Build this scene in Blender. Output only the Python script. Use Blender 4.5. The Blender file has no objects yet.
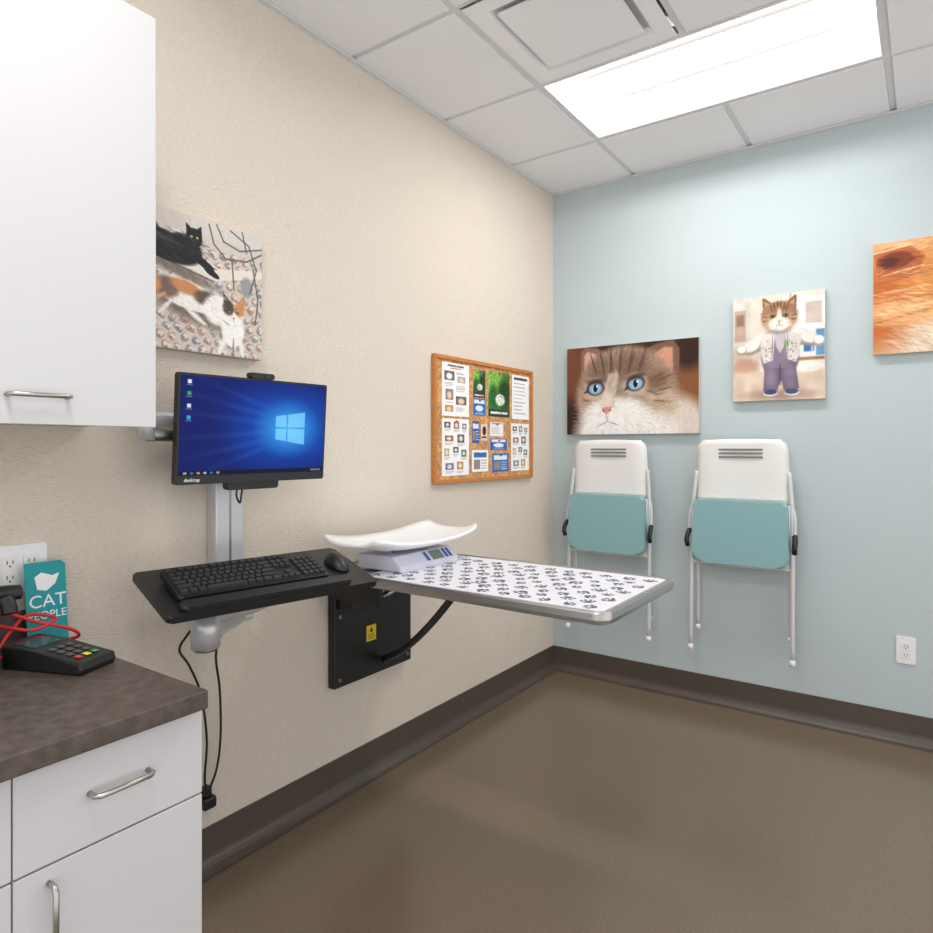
import bpy, bmesh, math, random
import numpy as np
from mathutils import Vector, Matrix, Euler
random.seed(7); rng=np.random.default_rng(7)
sc=bpy.context.scene
COL=sc.collection

# ---------------------------------------------------------------- materials
def lin(c):
    return tuple(((v/255.)/12.92 if v/255.<=.04045 else ((v/255.+.055)/1.055)**2.4) for v in c)
def mat(name,rgb,rough=.5,metal=0.,spec=.5,bump=0.,bscale=50.,stretch=(1,1,1),emit=None,estr=1.,var=0.,coat=0.,bdist=.004):
    m=bpy.data.materials.new(name); m.use_nodes=True
    nt=m.node_tree; b=nt.nodes['Principled BSDF']
    c=lin(rgb)+(1,)
    b.inputs['Base Color'].default_value=c
    b.inputs['Roughness'].default_value=rough
    b.inputs['Metallic'].default_value=metal
    b.inputs['Specular IOR Level'].default_value=spec
    b.inputs['Coat Weight'].default_value=coat
    if emit:
        b.inputs['Emission Color'].default_value=lin(emit)+(1,)
        b.inputs['Emission Strength'].default_value=estr
    if bump or var:
        tc=nt.nodes.new('ShaderNodeTexCoord'); mp=nt.nodes.new('ShaderNodeMapping')
        mp.inputs['Scale'].default_value=stretch
        nz=nt.nodes.new('ShaderNodeTexNoise'); nz.inputs['Scale'].default_value=bscale
        nz.inputs['Detail'].default_value=4
        nt.links.new(tc.outputs['Object'],mp.inputs['Vector']); nt.links.new(mp.outputs['Vector'],nz.inputs['Vector'])
        if bump:
            bp=nt.nodes.new('ShaderNodeBump'); bp.inputs['Strength'].default_value=bump; bp.inputs['Distance'].default_value=bdist
            nt.links.new(nz.outputs['Fac'],bp.inputs['Height']); nt.links.new(bp.outputs['Normal'],b.inputs['Normal'])
        if var:
            rp=nt.nodes.new('ShaderNodeValToRGB')
            rp.color_ramp.elements[0].position=.3; rp.color_ramp.elements[1].position=.7
            rp.color_ramp.elements[0].color=tuple(x*(1-var) for x in c[:3])+(1,)
            rp.color_ramp.elements[1].color=tuple(min(1,x*(1+var)) for x in c[:3])+(1,)
            nt.links.new(nz.outputs['Fac'],rp.inputs['Fac']); nt.links.new(rp.outputs['Color'],b.inputs['Base Color'])
    return m
def vmat(name,rough=.5,emis=0.,spec=.5):
    m=bpy.data.materials.new(name); m.use_nodes=True; nt=m.node_tree; b=nt.nodes['Principled BSDF']
    a=nt.nodes.new('ShaderNodeAttribute'); a.attribute_name='Col'
    if emis:
        b.inputs['Base Color'].default_value=(.004,.004,.005,1)
        nt.links.new(a.outputs['Color'],b.inputs['Emission Color']); b.inputs['Emission Strength'].default_value=emis
    else: nt.links.new(a.outputs['Color'],b.inputs['Base Color'])
    b.inputs['Roughness'].default_value=rough; b.inputs['Specular IOR Level'].default_value=spec
    return m
M_WALLL=mat('wallpaper_cream',(229,218,205),.7,bump=.8,bscale=26,stretch=(1,2.4,13),var=.06,spec=.3,bdist=.006)
M_WALLB=mat('paint_pale_blue',(190,203,207),.5,bump=.3,bscale=150,spec=.4)
M_TILE=mat('ceiling_tile_white',(240,240,243),.9,bump=.3,bscale=220,var=.02,spec=.1)
M_GRID=mat('ceiling_grid_white',(220,220,222),.5)
M_BASE=mat('rubber_base',(84,74,67),.33,var=.05,bscale=8)
M_CAB=mat('laminate_light_gray',(209,208,211),.42,spec=.4)
M_CABIN=mat('cabinet_interior',(196,189,180),.6)
M_COUNTER=mat('laminate_dark_slate',(84,74,68),.4,var=.36,bscale=40)
M_STEEL=mat('brushed_steel',(190,188,184),.28,1.)
M_STEELD=mat('steel_edge',(150,148,144),.33,1.)
M_NICKEL=mat('satin_nickel',(185,182,176),.3,1.)
M_ALU=mat('cast_aluminium',(208,209,213),.32,.4)
M_BLK=mat('black_plastic',(24,24,26),.4)
M_BLKM=mat('black_powdercoat',(28,29,31),.45,bump=.1,bscale=200)
M_KEY=mat('key_black',(44,45,48),.5)
M_WHT=mat('white_plastic',(240,240,243),.35)
M_SCALE=mat('scale_plastic',(222,223,238),.35)
M_TEAL=mat('teal_upholstery',(138,180,186),.6,bump=.15,bscale=300)
M_CHW=mat('chair_shell_white',(236,235,233),.4)
M_TUBE=mat('chair_tube',(208,208,209),.35,.15)
M_SLOT=mat('slot_shadow_gray',(120,120,120),.7)
M_DUCT=mat('vent_neck_gray',(200,200,202),.7)
M_MAT=mat('paw_mat_white',(230,230,238),.5)
M_PAW=mat('paw_print_gray',(98,103,118),.55)
M_LAMP=mat('troffer_lens',(255,255,255),.5,emit=(255,253,249),estr=25.)
M_LAMP2=mat('troffer_reflector',(222,222,222),.6,emit=(255,252,247),estr=.2)
M_OAK=mat('oak_frame',(196,128,66),.45,var=.15,bscale=30,stretch=(1,1,6))
M_YEL=mat('label_yellow',(235,205,30),.5)
M_RED=mat('red_cable',(205,30,35),.4)
M_TEALC=mat('card_teal',(0,150,158),.5)
M_BLUEK=mat('button_blue',(60,90,170),.5)
M_LCD=mat('lcd_gray',(120,135,125),.3)
M_DARKSCR=mat('terminal_screen',(40,60,62),.15)
M_EDGE=mat('canvas_edge',(205,198,190),.7)
M_VC=vmat('printed_image',.45,spec=.3)
M_VS=vmat('monitor_display',.4,1.0,spec=.12)

# floor
mf=bpy.data.materials.new('floor_vinyl_taupe'); mf.use_nodes=True; nt=mf.node_tree; b=nt.nodes['Principled BSDF']
tc=nt.nodes.new('ShaderNodeTexCoord')
br=nt.nodes.new('ShaderNodeTexBrick'); br.offset=0.; br.inputs['Scale'].default_value=1.
br.inputs['Color1'].default_value=lin((132,116,97))+(1,); br.inputs['Color2'].default_value=lin((132,116,97))+(1,)
br.inputs['Mortar'].default_value=lin((127,111,93))+(1,); br.inputs['Mortar Size'].default_value=.0016
br.inputs['Brick Width'].default_value=9.; br.inputs['Row Height'].default_value=.93
nt.links.new(tc.outputs['Object'],br.inputs['Vector']); 
nz=nt.nodes.new('ShaderNodeTexNoise'); nz.inputs['Scale'].default_value=130; nz.inputs['Detail'].default_value=3
nt.links.new(tc.outputs['Object'],nz.inputs['Vector'])
mx=nt.nodes.new('ShaderNodeMix'); mx.data_type='RGBA'; mx.blend_type='MULTIPLY'; mx.inputs[0].default_value=.42
nt.links.new(br.outputs['Color'],mx.inputs[6]); nt.links.new(nz.outputs['Fac'],mx.inputs[7]); nt.links.new(mx.outputs[2],b.inputs['Base Color'])
bp=nt.nodes.new('ShaderNodeBump'); bp.inputs['Strength'].default_value=.2; bp.inputs['Distance'].default_value=.0015
nt.links.new(nz.outputs['Fac'],bp.inputs['Height']); nt.links.new(bp.outputs['Normal'],b.inputs['Normal'])
b.inputs['Roughness'].default_value=.2; b.inputs['Specular IOR Level'].default_value=.6

# ---------------------------------------------------------------- mesh helpers
def group(name,loc=(0,0,0),rot=(0,0,0),mw=None):
    e=bpy.data.objects.new(name,None); e.empty_display_size=.05
    if mw is not None: e.matrix_world=mw
    else: e.location=loc; e.rotation_euler=rot
    COL.objects.link(e); return e
def addmesh(name,me,m,parent=None,smooth=False):
    if m is not None and len(me.materials)==0: me.materials.append(m)
    if smooth:
        for p in me.polygons: p.use_smooth=True
    o=bpy.data.objects.new(name,me); COL.objects.link(o)
    if parent: o.parent=parent
    return o
def frombm(name,bm,m,parent=None,smooth=False):
    bmesh.ops.recalc_face_normals(bm,faces=bm.faces[:])
    me=bpy.data.meshes.new(name); bm.to_mesh(me); bm.free()
    return addmesh(name,me,m,parent,smooth)
def box(name,lo,hi,m,parent=None,bev=0.,seg=2,rot=None):
    bm=bmesh.new(); bmesh.ops.create_cube(bm,size=1)
    lo=Vector(lo);hi=Vector(hi);c=(lo+hi)/2;s=hi-lo
    for v in bm.verts: v.co=Vector((v.co.x*s.x,v.co.y*s.y,v.co.z*s.z))
    if bev: bmesh.ops.bevel(bm,geom=bm.edges[:],offset=bev,segments=seg,affect='EDGES',profile=.5)
    for v in bm.verts:
        if rot: v.co=Euler(rot).to_matrix()@v.co
        v.co+=c
    return frombm(name,bm,m,parent)
def cyl(name,p0,p1,r,m,parent=None,seg=24,r2=None):
    p0=Vector(p0);p1=Vector(p1);d=p1-p0
    bm=bmesh.new(); bmesh.ops.create_cone(bm,cap_ends=True,segments=seg,radius1=r,radius2=r if r2 is None else r2,depth=d.length)
    q=Vector((0,0,1)).rotation_difference(d)
    for v in bm.verts: v.co=q@v.co+(p0+p1)/2
    o=frombm(name,bm,m,parent)
    for p in o.data.polygons:
        if len(p.vertices)==4: p.use_smooth=True
    return o
def catmull(pts,n=8):
    P=[Vector(p) for p in pts]; P=[P[0]*2-P[1]]+P+[P[-1]*2-P[-2]]; out=[]
    for i in range(1,len(P)-2):
        for k in range(n):
            t=k/n; a,b_,c,d=P[i-1:i+3]
            out.append(.5*((2*b_)+(c-a)*t+(2*a-5*b_+4*c-d)*t*t+(3*b_-a-3*c+d)*t**3))
    out.append(P[-2]); return out
def tube(name,pts,r,m,parent=None,smooth=True,seg=12,flat=None):
    P=catmull(pts) if smooth else [Vector(p) for p in pts]
    bm=bmesh.new(); rings=[]
    t0=(P[1]-P[0]).normalized()
    n=t0.orthogonal().normalized()
    if flat: n=(Vector(flat)-t0*Vector(flat).dot(t0)).normalized()
    for i,p in enumerate(P):
        t=(P[min(i+1,len(P)-1)]-P[max(i-1,0)]).normalized()
        n=(n-t*n.dot(t)).normalized(); bn=t.cross(n)
        rx,ry=(r if isinstance(r,tuple) else (r,r))
        rings.append([bm.verts.new(p+n*math.cos(2*math.pi*k/seg)*rx+bn*math.sin(2*math.pi*k/seg)*ry) for k in range(seg)])
    for a,b_ in zip(rings,rings[1:]):
        for k in range(seg): bm.faces.new((a[k],a[(k+1)%seg],b_[(k+1)%seg],b_[k]))
    bm.faces.new(rings[0]); bm.faces.new(rings[-1][::-1])
    return frombm(name,bm,m,parent,smooth=True)
def rrect(x0,y0,x1,y1,r,n=6):
    if not isinstance(r,(list,tuple)): r=[r]*4
    out=[]
    for (cx,cy,a0,rr) in ((x1-r[0],y1-r[0],0,r[0]),(x0+r[1],y1-r[1],90,r[1]),(x0+r[2],y0+r[2],180,r[2]),(x1-r[3],y0+r[3],270,r[3])):
        for k in range(n+1):
            a=math.radians(a0+90*k/n); out.append((cx+rr*math.cos(a),cy+rr*math.sin(a)))
    return out
def prism(name,pts,a,b_,m,parent=None,axis='z',bev=0.,seg=2):
    f={'z':lambda p,h:(p[0],p[1],h),'x':lambda p,h:(h,p[0],p[1]),'y':lambda p,h:(p[0],h,p[1])}[axis]
    bm=bmesh.new(); A=[bm.verts.new(f(p,a)) for p in pts]; B=[bm.verts.new(f(p,b_)) for p in pts]
    fa=bm.faces.new(A); fb=bm.faces.new(B[::-1]); n=len(pts)
    for k in range(n): bm.faces.new((A[k],B[k],B[(k+1)%n],A[(k+1)%n]))
    if bev:
        es=[e for e in bm.edges if (fa in e.link_faces) or (fb in e.link_faces)]
        bmesh.ops.bevel(bm,geom=es,offset=bev,segments=seg,affect='EDGES',profile=.5)
    return frombm(name,bm,m,parent)
def quads(name,qs,m,parent=None):
    bm=bmesh.new()
    for q in qs: bm.faces.new([bm.verts.new(p) for p in q])
    me=bpy.data.meshes.new(name); bm.to_mesh(me); bm.free(); return addmesh(name,me,m,parent)
def text(name,s,size,m,parent,mw,ext=.0005):
    cu=bpy.data.curves.new(name,'FONT'); cu.body=s; cu.size=size; cu.extrude=ext; cu.align_x='CENTER'; cu.align_y='CENTER'
    o=bpy.data.objects.new(name,cu); COL.objects.link(o)
    bpy.context.view_layer.update(); dg=bpy.context.evaluated_depsgraph_get()
    me=bpy.data.meshes.new_from_object(o.evaluated_get(dg)); bpy.data.objects.remove(o)
    me.transform(mw); me.materials.clear()
    return addmesh(name,me,m,parent)
def face_px(loc): return Matrix.Translation(loc)@Matrix(((0,0,1,0),(1,0,0,0),(0,1,0,0),(0,0,0,1)))

# ---------------------------------------------------------------- picture painter
def vnoise(H,W,sy,sx,seed):
    r=np.random.default_rng(seed); g=r.random((int(H/sy)+3,int(W/sx)+3))
    y=np.arange(H)/sy; x=np.arange(W)/sx; yi=y.astype(int); xi=x.astype(int); fy=(y-yi)[:,None]; fx=(x-xi)[None,:]
    fy=fy*fy*(3-2*fy); fx=fx*fx*(3-2*fx)
    return (g[np.ix_(yi,xi)]*(1-fy)*(1-fx)+g[np.ix_(yi+1,xi)]*fy*(1-fx)+g[np.ix_(yi,xi+1)]*(1-fy)*fx+g[np.ix_(yi+1,xi+1)]*fy*fx)
class Pic:
    def __init__(s,W,H,bg,aspect):
        s.W,s.H=W,H; s.a=np.ones((H,W,3))*np.array(bg)/255.; s.asp=aspect
        s.u,s.v=np.meshgrid(np.linspace(0,1,W),np.linspace(0,1,H))
    def blend(s,m,c):
        m=m[...,None]; s.a=s.a*(1-m)+m*np.array(c)/255.
    def ell(s,cx,cy,rx,ry,c,rot=0.,soft=.15,al=1.):
        dx=(s.u-cx)*s.asp; dy=s.v-cy; k=math.radians(rot); co,si=math.cos(k),math.sin(k)
        X=(dx*co+dy*si)/(rx*s.asp); Y=(-dx*si+dy*co)/ry; d=np.sqrt(X*X+Y*Y)
        s.blend(np.clip((1+soft/2-d)/max(soft,1e-3),0,1)*al,c)
    def poly(s,pts,c,al=1.,soft=0):
        x,y=s.u,s.v; ins=np.zeros_like(x,bool); n=len(pts)
        for i in range(n):
            x0,y0=pts[i]; x1,y1=pts[(i+1)%n]
            if y0==y1: continue
            cnd=((y0>y)!=(y1>y))&(x<(x1-x0)*(y-y0)/(y1-y0)+x0); ins^=cnd
        m=ins.astype(float)
        for _ in range(1+soft):
            mm=np.pad(m,1,mode='edge'); m=(mm[1:-1,1:-1]*4+mm[:-2,1:-1]+mm[2:,1:-1]+mm[1:-1,:-2]+mm[1:-1,2:])/8
        s.blend(m*al,c)
    def rect(s,x0,y0,x1,y1,c,al=1.): s.poly([(x0,y0),(x1,y0),(x1,y1),(x0,y1)],c,al)
    def line(s,pts,w,c,al=1.):
        for (x0,y0),(x1,y1) in zip(pts,pts[1:]):
            ax,ay=x0*s.asp,y0; bx,by=x1*s.asp,y1; px=s.u*s.asp; py=s.v
            L=(bx-ax)**2+(by-ay)**2+1e-9; t=np.clip(((px-ax)*(bx-ax)+(py-ay)*(by-ay))/L,0,1)
            d=np.hypot(px-ax-t*(bx-ax),py-ay-t*(by-ay)); s.blend(np.clip((w*1.15-d)/(w*.45),0,1)*al,c)
    def stroke(s,p0,p1,w,c,al=.6):
        ax,ay=p0[0]*s.asp,p0[1]; bx,by=p1[0]*s.asp,p1[1]
        x0=max(0,int((min(p0[0],p1[0])-w*2)*s.W)-1); x1=min(s.W,int((max(p0[0],p1[0])+w*2)*s.W)+2)
        y0=max(0,int((min(p0[1],p1[1])-w*2)*s.H)-1); y1=min(s.H,int((max(p0[1],p1[1])+w*2)*s.H)+2)
        if x1<=x0 or y1<=y0: return
        px=s.u[y0:y1,x0:x1]*s.asp; py=s.v[y0:y1,x0:x1]
        L=(bx-ax)**2+(by-ay)**2+1e-9; t=np.clip(((px-ax)*(bx-ax)+(py-ay)*(by-ay))/L,0,1)
        d=np.hypot(px-ax-t*(bx-ax),py-ay-t*(by-ay)); ww=w*(.35+.65*np.sin(math.pi*np.clip(t,.08,.92)))
        m=(np.clip(1.3-d/ww,0,1)*al)[...,None]; s.a[y0:y1,x0:x1]=s.a[y0:y1,x0:x1]*(1-m)+m*np.array(c)/255.
    def fur(s,cx,cy,rx,ry,n,L,w,ang,jit=.35,gain=.13,al=.45,seed=0):
        r=random.Random(seed)
        for _ in range(n):
            a=r.uniform(0,6.283); q=math.sqrt(r.random()); x=cx+rx*q*math.cos(a); y=cy+ry*q*math.sin(a)
            if not(0<=x<1 and 0<=y<1): continue
            c=s.a[int(y*(s.H-1)),int(x*(s.W-1))]*255*(1+r.choice((-1,1))*gain*r.uniform(.5,1.3)); th=ang(x,y)+r.uniform(-jit,jit)
            s.stroke((x,y),(x+L*math.cos(th)/s.asp,y+L*math.sin(th)),w,np.clip(c,0,255),al)
    def blur(s,n=1):
        for _ in range(n):
            m=np.pad(s.a,((1,1),(1,1),(0,0)),mode='edge')
            s.a=(m[1:-1,1:-1]*4+2*(m[:-2,1:-1]+m[2:,1:-1]+m[1:-1,:-2]+m[1:-1,2:])+m[:-2,:-2]+m[2:,2:]+m[:-2,2:]+m[2:,:-2])/16
    def warp(s,amp,sc_,seed):
        dx=(vnoise(s.H,s.W,sc_,sc_,seed)-.5)*2*amp; dy=(vnoise(s.H,s.W,sc_,sc_,seed+7)-.5)*2*amp
        yy,xx=np.mgrid[0:s.H,0:s.W]; s.a=s.a[np.clip(yy+dy,0,s.H-1).astype(int),np.clip(xx+dx,0,s.W-1).astype(int)]
    def grain(s,amp,sy,sx,seed,mask=None):
        n=(vnoise(s.H,s.W,sy,sx,seed)-.5)*2*amp
        if mask is not None: n=n*mask
        s.a=np.clip(s.a*(1+n[...,None]),0,1)
def panel(name,pic,o,U,V,m,parent):
    W,H=pic.W,pic.H; o=np.array(o,float);U=np.array(U,float);V=np.array(V,float)
    co=(o+pic.u[...,None]*U+pic.v[...,None]*V).reshape(-1,3)
    idx=np.arange(W*H).reshape(H,W); q=np.stack([idx[:-1,:-1],idx[1:,:-1],idx[1:,1:],idx[:-1,1:]],-1).reshape(-1,4)
    me=bpy.data.meshes.new(name); me.vertices.add(W*H); me.vertices.foreach_set('co',co.ravel())
    nf=len(q); me.loops.add(nf*4); me.polygons.add(nf)
    me.loops.foreach_set('vertex_index',q.ravel().astype(np.int32)); me.polygons.foreach_set('loop_start',(np.arange(nf)*4).astype(np.int32))
    me.update(calc_edges=True); me.validate()
    a=np.clip(pic.a,0,1); l=np.where(a<=.04045,a/12.92,((a+.055)/1.055)**2.4)
    ca=me.color_attributes.new('Col','FLOAT_COLOR','POINT')
    ca.data.foreach_set('color',np.concatenate([l,np.ones((H,W,1))],-1).ravel().astype(np.float32))
    return addmesh(name,me,m,parent)

# ================================================================ ROOM
XR=3.2; YF=-4.4; HC=2.74
box('floor',(-.1,YF-.1,-.1),(XR+.1,.1,0),mf)
box('wall_left',(-.12,YF-.12,0),(0,.12,3.0),M_WALLL)
box('wall_back',(0,0,0),(XR,.12,3.0),M_WALLB)
prof=[(0,0),(.05,0)]+[(.05-.044*math.sin(math.radians(k*15)),.044*(1-math.cos(math.radians(k*15)))) for k in range(1,7)]+[(.006,.128),(0,.128)]
prism('baseboard_back',[(-p[0],p[1]) for p in prof],0,XR,M_BASE,axis='x')
prism('baseboard_left',[(p[0],p[1]) for p in prof],-2.655,0,M_BASE,axis='y')

xs=[0,.49,1.075,1.66,2.245,2.83,XR]; ys=[0,-.49,-1.065,-1.64,-2.215,-2.79,-3.365,-3.94,YF]
skip={(1,1),(2,1),(1,5),(2,5),(1,2)}
bm=bmesh.new()
def bmbox(bm,lo,hi,mi=0,bev=0):
    r=bmesh.ops.create_cube(bm,size=1)
    for v in r['verts']:
        v.co=Vector(((v.co.x+.5)*(hi[0]-lo[0])+lo[0],(v.co.y+.5)*(hi[1]-lo[1])+lo[1],(v.co.z+.5)*(hi[2]-lo[2])+lo[2]))
    for f in {f for v in r['verts'] for f in v.link_faces}: f.material_index=mi
bmbox(bm,(0,YF,2.95),(XR,0,3.0),0)
for i in range(len(xs)-1):
    for j in range(len(ys)-1):
        if (i,j) in skip: continue
        g=.013
        bmbox(bm,(xs[i]+g,ys[j+1]+g,2.736),(xs[i+1]-g,ys[j]-g,2.76),0)
for x in xs:
    a,b_=max(0,x-.012),min(XR,x+.012)
    if x==xs[2]:
        for (y0,y1) in ((YF,ys[6]),(ys[5],ys[2])): bmbox(bm,(a,y0,2.743),(b_,y1,2.775),1)
        bmbox(bm,(a,ys[1],2.743),(b_,0,2.775),1)
    else: bmbox(bm,(a,YF,2.743),(b_,0,2.775),1)
for y in ys:
    a,b_=max(YF,y-.012),min(0,y+.012)
    bmbox(bm,(0,a,2.7435),(XR,b_,2.775),1)
ce=frombm('ceiling',bm,M_TILE); ce.data.materials.append(M_GRID)
box('trim_1',(0,YF,2.728),(.022,0,2.734),M_GRID); box('trim_2',(.022,-.022,2.728),(XR,0,2.734),M_GRID)

def ring(o,z0,i,z1):
    (ax,ay,bx,by)=o;(cx,cy,dx,dy)=i
    O=[(ax,ay,z0),(bx,ay,z0),(bx,by,z0),(ax,by,z0)];I=[(cx,cy,z1),(dx,cy,z1),(dx,dy,z1),(cx,dy,z1)]
    return [(O[k],O[(k+1)%4],I[(k+1)%4],I[k]) for k in range(4)]
def troffer(x0,x1,y0,y1):
    cx,cy=(x0+x1)/2,(y0+y1)/2; g=group('ceiling_light_panel',(cx,cy,2.74)); hx,hy=(x1-x0)/2-.012,(y1-y0)/2-.012; fl=.006
    quads('flange',ring((-hx,-hy,hx,hy),0,(-hx+fl,-hy+fl,hx-fl,hy-fl),0.0),M_GRID,g)
    a,b_=hx-fl,hy-fl
    q=[]; N=10; yl=.10
    def zz(t): return .075*math.sin(math.pi*min(1,t*1.0)*.62)
    for s in (-1,1):
        for k in range(N):
            t0,t1=k/N,(k+1)/N; Y0=s*(b_+(yl-b_)*t0);Y1=s*(b_+(yl-b_)*t1)
            q.append(((-a,Y0,zz(t0)),(a,Y0,zz(t0)),(a,Y1,zz(t1)),(-a,Y1,zz(t1))))
    for s in (-1,1):
        q.append(((s*a,-b_,0),(s*a,b_,0),(s*a,b_,.09),(s*a,-b_,.09)))
    quads('reflector',q,M_LAMP2,g)
    ze=zz(1); q=[]; N=4
    for k in range(N):
        f=lambda t:(yl*(2*t-1), ze-.03*math.sin(math.pi*t))
        (Y0,Z0),(Y1,Z1)=f(k/N),f((k+1)/N)
        q.append(((-a,Y0,Z0),(a,Y0,Z0),(a,Y1,Z1),(-a,Y1,Z1)))
    quads('lens',q,M_LAMP,g)
    box('housing',(-hx,-hy,.095),(hx,hy,.11),M_GRID,g)
troffer(xs[1],xs[3],-1.065,-.49)
troffer(xs[1],xs[3],-3.365,-2.79)  # unseen second panel, added to light the cabinets and near left wall
g=group('ceiling_air_vent',((xs[1]+xs[2])/2,(-1.065-1.64)/2,2.74)); h=.275
quads('frame',ring((-h,-h,h,h),-.004,(-.215,-.215,.215,.215),-.004)+ring((-.215,-.215,.215,.215),-.004,(-.2,-.2,.2,.2),.016),M_WHT,g)
quads('neck',[((-.2,-.2,.016),(.2,-.2,.016),(.2,.2,.016),(-.2,.2,.016))],M_DUCT,g)
bm=bmesh.new(); bmbox(bm,(-.186,-.186,-.008),(.186,.186,.002)); frombm('plaque',bm,M_WHT,g)
cyl('stem',(0,0,.0),(0,0,.016),.02,M_WHT,g)

# ================================================================ CABINETS
def barhandle(name,p0,p1,out,m,parent,r=.005,drop=.025):
    p0=Vector(p0);p1=Vector(p1);o=Vector(out)*drop; d=(p1-p0).normalized()*.012
    tube(name,[p0,p0+o*.7,p0+o+d*.6,p1+o-d*.6,p1+o*.7,p1],r,m,parent,smooth=False)
YE=-2.645
g=group('base_cabinet',(0,YE,0))
box('carcass',(0.004,-1.6,.10),(.58,0,.762),M_CAB,g)
box('toe_kick',(0.004,-1.6,0),(.52,-.002,.10),M_BASE,g)
ycol=[0,-.335,-.79,-1.245,-1.6]
for i in range(4):
    y1=ycol[i]-.0015; y0=ycol[i+1]+.0015
    box('drawer_front_%d'%(i+1),(.581,y0,.588),(.6,y1,.752),M_CAB,g,bev=.001,seg=1)
    box('door_front_%d'%(i+1),(.581,y0,.105),(.6,y1,.584),M_CAB,g,bev=.001,seg=1)
    c=(y0+y1)/2
    barhandle('drawer_pull_%d'%(i+1),(.6,c-.050,.677),(.6,c+.054,.677),(1,0,0),M_NICKEL,g)
    yh=y0+.052
    barhandle('door_pull_%d'%(i+1),(.6,yh,.445),(.6,yh,.557),(1,0,0),M_NICKEL,g)
g=group('countertop',(0,-2.652,.8))
box('slab',(.002,-1.603,-.037),(.63,0,0),M_COUNTER,g,bev=.003)
box('backsplash',(.002,-1.603,0),(.022,.0,.085),M_COUNTER,g,bev=.002)
g=group('wall_cabinet',(0,-2.587,1.33))
box('carcass',(.002,-1.5,.02),(.31,0,.93),M_CAB,g)
box('bottom_panel',(.002,-1.5,.0),(.31,0,.02),M_CABIN,g)
for i in range(3):
    y1=-.48*i-.001;y0=max(-1.5,-.48*(i+1)+.001)
    box('door_%d'%(i+1),(.311,y0,-.008),(.33,y1,.935),M_CAB,g,bev=.0015,seg=1)
    c=(y0+y1)/2-.008
    barhandle('pull_%d'%(i+1),(.33,c-.054,.05),(.33,c+.054,.05),(1,0,0),M_NICKEL,g)

# ================================================================ CANVASES
def canvas_back(pic,x0,x1,z0,z1,name='cat_photo_canvas'):
    g=group(name,((x0+x1)/2,0,(z0+z1)/2)); w=(x1-x0)/2;h=(z1-z0)/2
    box('stretcher',(-w,-.029,-h),(w,-.001,h),M_EDGE,g,bev=.002)
    panel('print',pic,(-w+.001,-.030,h-.001),(2*w-.002,0,0),(0,0,-2*h+.002),M_VC,g)
R_=random.Random(11)
# -- blue eyed cat close-up
p=Pic(400,265,(58,36,28),1.51)
p.ell(.0,.35,.20,.6,(116,70,46),soft=.9); p.ell(.02,.9,.2,.3,(54,32,26),soft=.7); p.ell(.99,.4,.20,.7,(132,80,48),soft=.7); p.ell(.93,.12,.12,.2,(50,26,20),soft=.7)
p.ell(.80,.98,.28,.40,(218,205,194),soft=.35)
p.poly([(.12,.44),(.115,.06),(.15,.0),(.25,.02),(.42,.18)],(132,104,90),soft=6); p.poly([(.15,.34),(.145,.10),(.17,.05),(.23,.08),(.30,.2)],(214,164,148),soft=8)
p.poly([(.54,.14),(.70,.03),(.82,.0),(.87,.10),(.86,.5)],(122,90,74),soft=6); p.poly([(.64,.18),(.76,.07),(.82,.08),(.82,.36)],(206,150,124),soft=8)
p.ell(.46,.52,.36,.50,(158,134,116),soft=.14)
p.ell(.30,.30,.12,.16,(128,102,88),soft=.8); p.ell(.52,.26,.14,.16,(126,100,86),soft=.8)
p.ell(.73,.60,.12,.26,(190,166,144),soft=.7); p.ell(.70,.42,.10,.12,(128,98,80),soft=.9); p.ell(.16,.62,.08,.22,(178,152,132),soft=.6)
p.ell(.40,1.0,.32,.38,(242,238,235),soft=.35); p.ell(.28,.80,.12,.17,(246,241,239),soft=.5); p.ell(.45,.80,.18,.19,(245,241,239),soft=.5); p.ell(.66,.98,.2,.22,(239,233,229),soft=.6)
p.poly([(.34,.32),(.42,.31),(.40,.5),(.385,.70),(.275,.70),(.31,.5)],(204,188,174),.85,soft=10); p.ell(.325,.62,.045,.10,(228,213,202),soft=.8)
p.blur(4)
for x0 in (.24,.30,.36,.42,.49,.56): 
    for q in range(3): p.stroke((x0+(x0-.38)*.35+.006*q,.04+.5*(x0-.4)**2+.03*q),(x0+.004*q,.30+.02*q),.009,(70,50,42),.55)
for a,b_ in [((.70,.44),(.82,.36)),((.70,.54),(.82,.50)),((.68,.64),(.80,.66)),((.13,.47),(.19,.52)),((.13,.60),(.20,.62)),((.64,.45),(.76,.34)),((.62,.52),(.72,.58))]: p.stroke(a,b_,.014,(90,66,52),.6)
fang=lambda x,y: math.atan2(y-.66,(x-.34)*1.5)
p.fur(.47,.55,.42,.5,3000,.05,.0035,fang,seed=3,gain=.18,al=.5)
p.fur(.8,.9,.25,.3,500,.06,.004,lambda x,y:1.9,seed=4,gain=.1)
for ex,ey,rt in ((.235,.475,-4),(.548,.445,-12)):
    p.ell(ex,ey+.015,.085,.115,(214,198,184),rot=rt,soft=.7,al=.8)
    p.ell(ex,ey,.070,.083,(46,34,32),rot=rt,soft=.35,al=.95); p.stroke((ex-.095 if ex<.4 else ex-.085,ey+(.05 if ex<.4 else .07)),(ex-.04,ey+.02),.016,(48,36,34),.9)
    p.ell(ex+.002,ey+.004,.055,.066,(112,150,190),rot=rt,soft=.15); p.ell(ex+.002,ey+.008,.043,.052,(160,198,226),rot=rt,soft=.6)
    p.ell(ex,ey+.002,.017,.042,(12,14,22),soft=.3); p.ell(ex,ey-.075,.07,.03,(60,46,42),rot=rt,soft=.8,al=.7); p.ell(ex+.014,ey-.02,.008,.011,(250,250,255))
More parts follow.
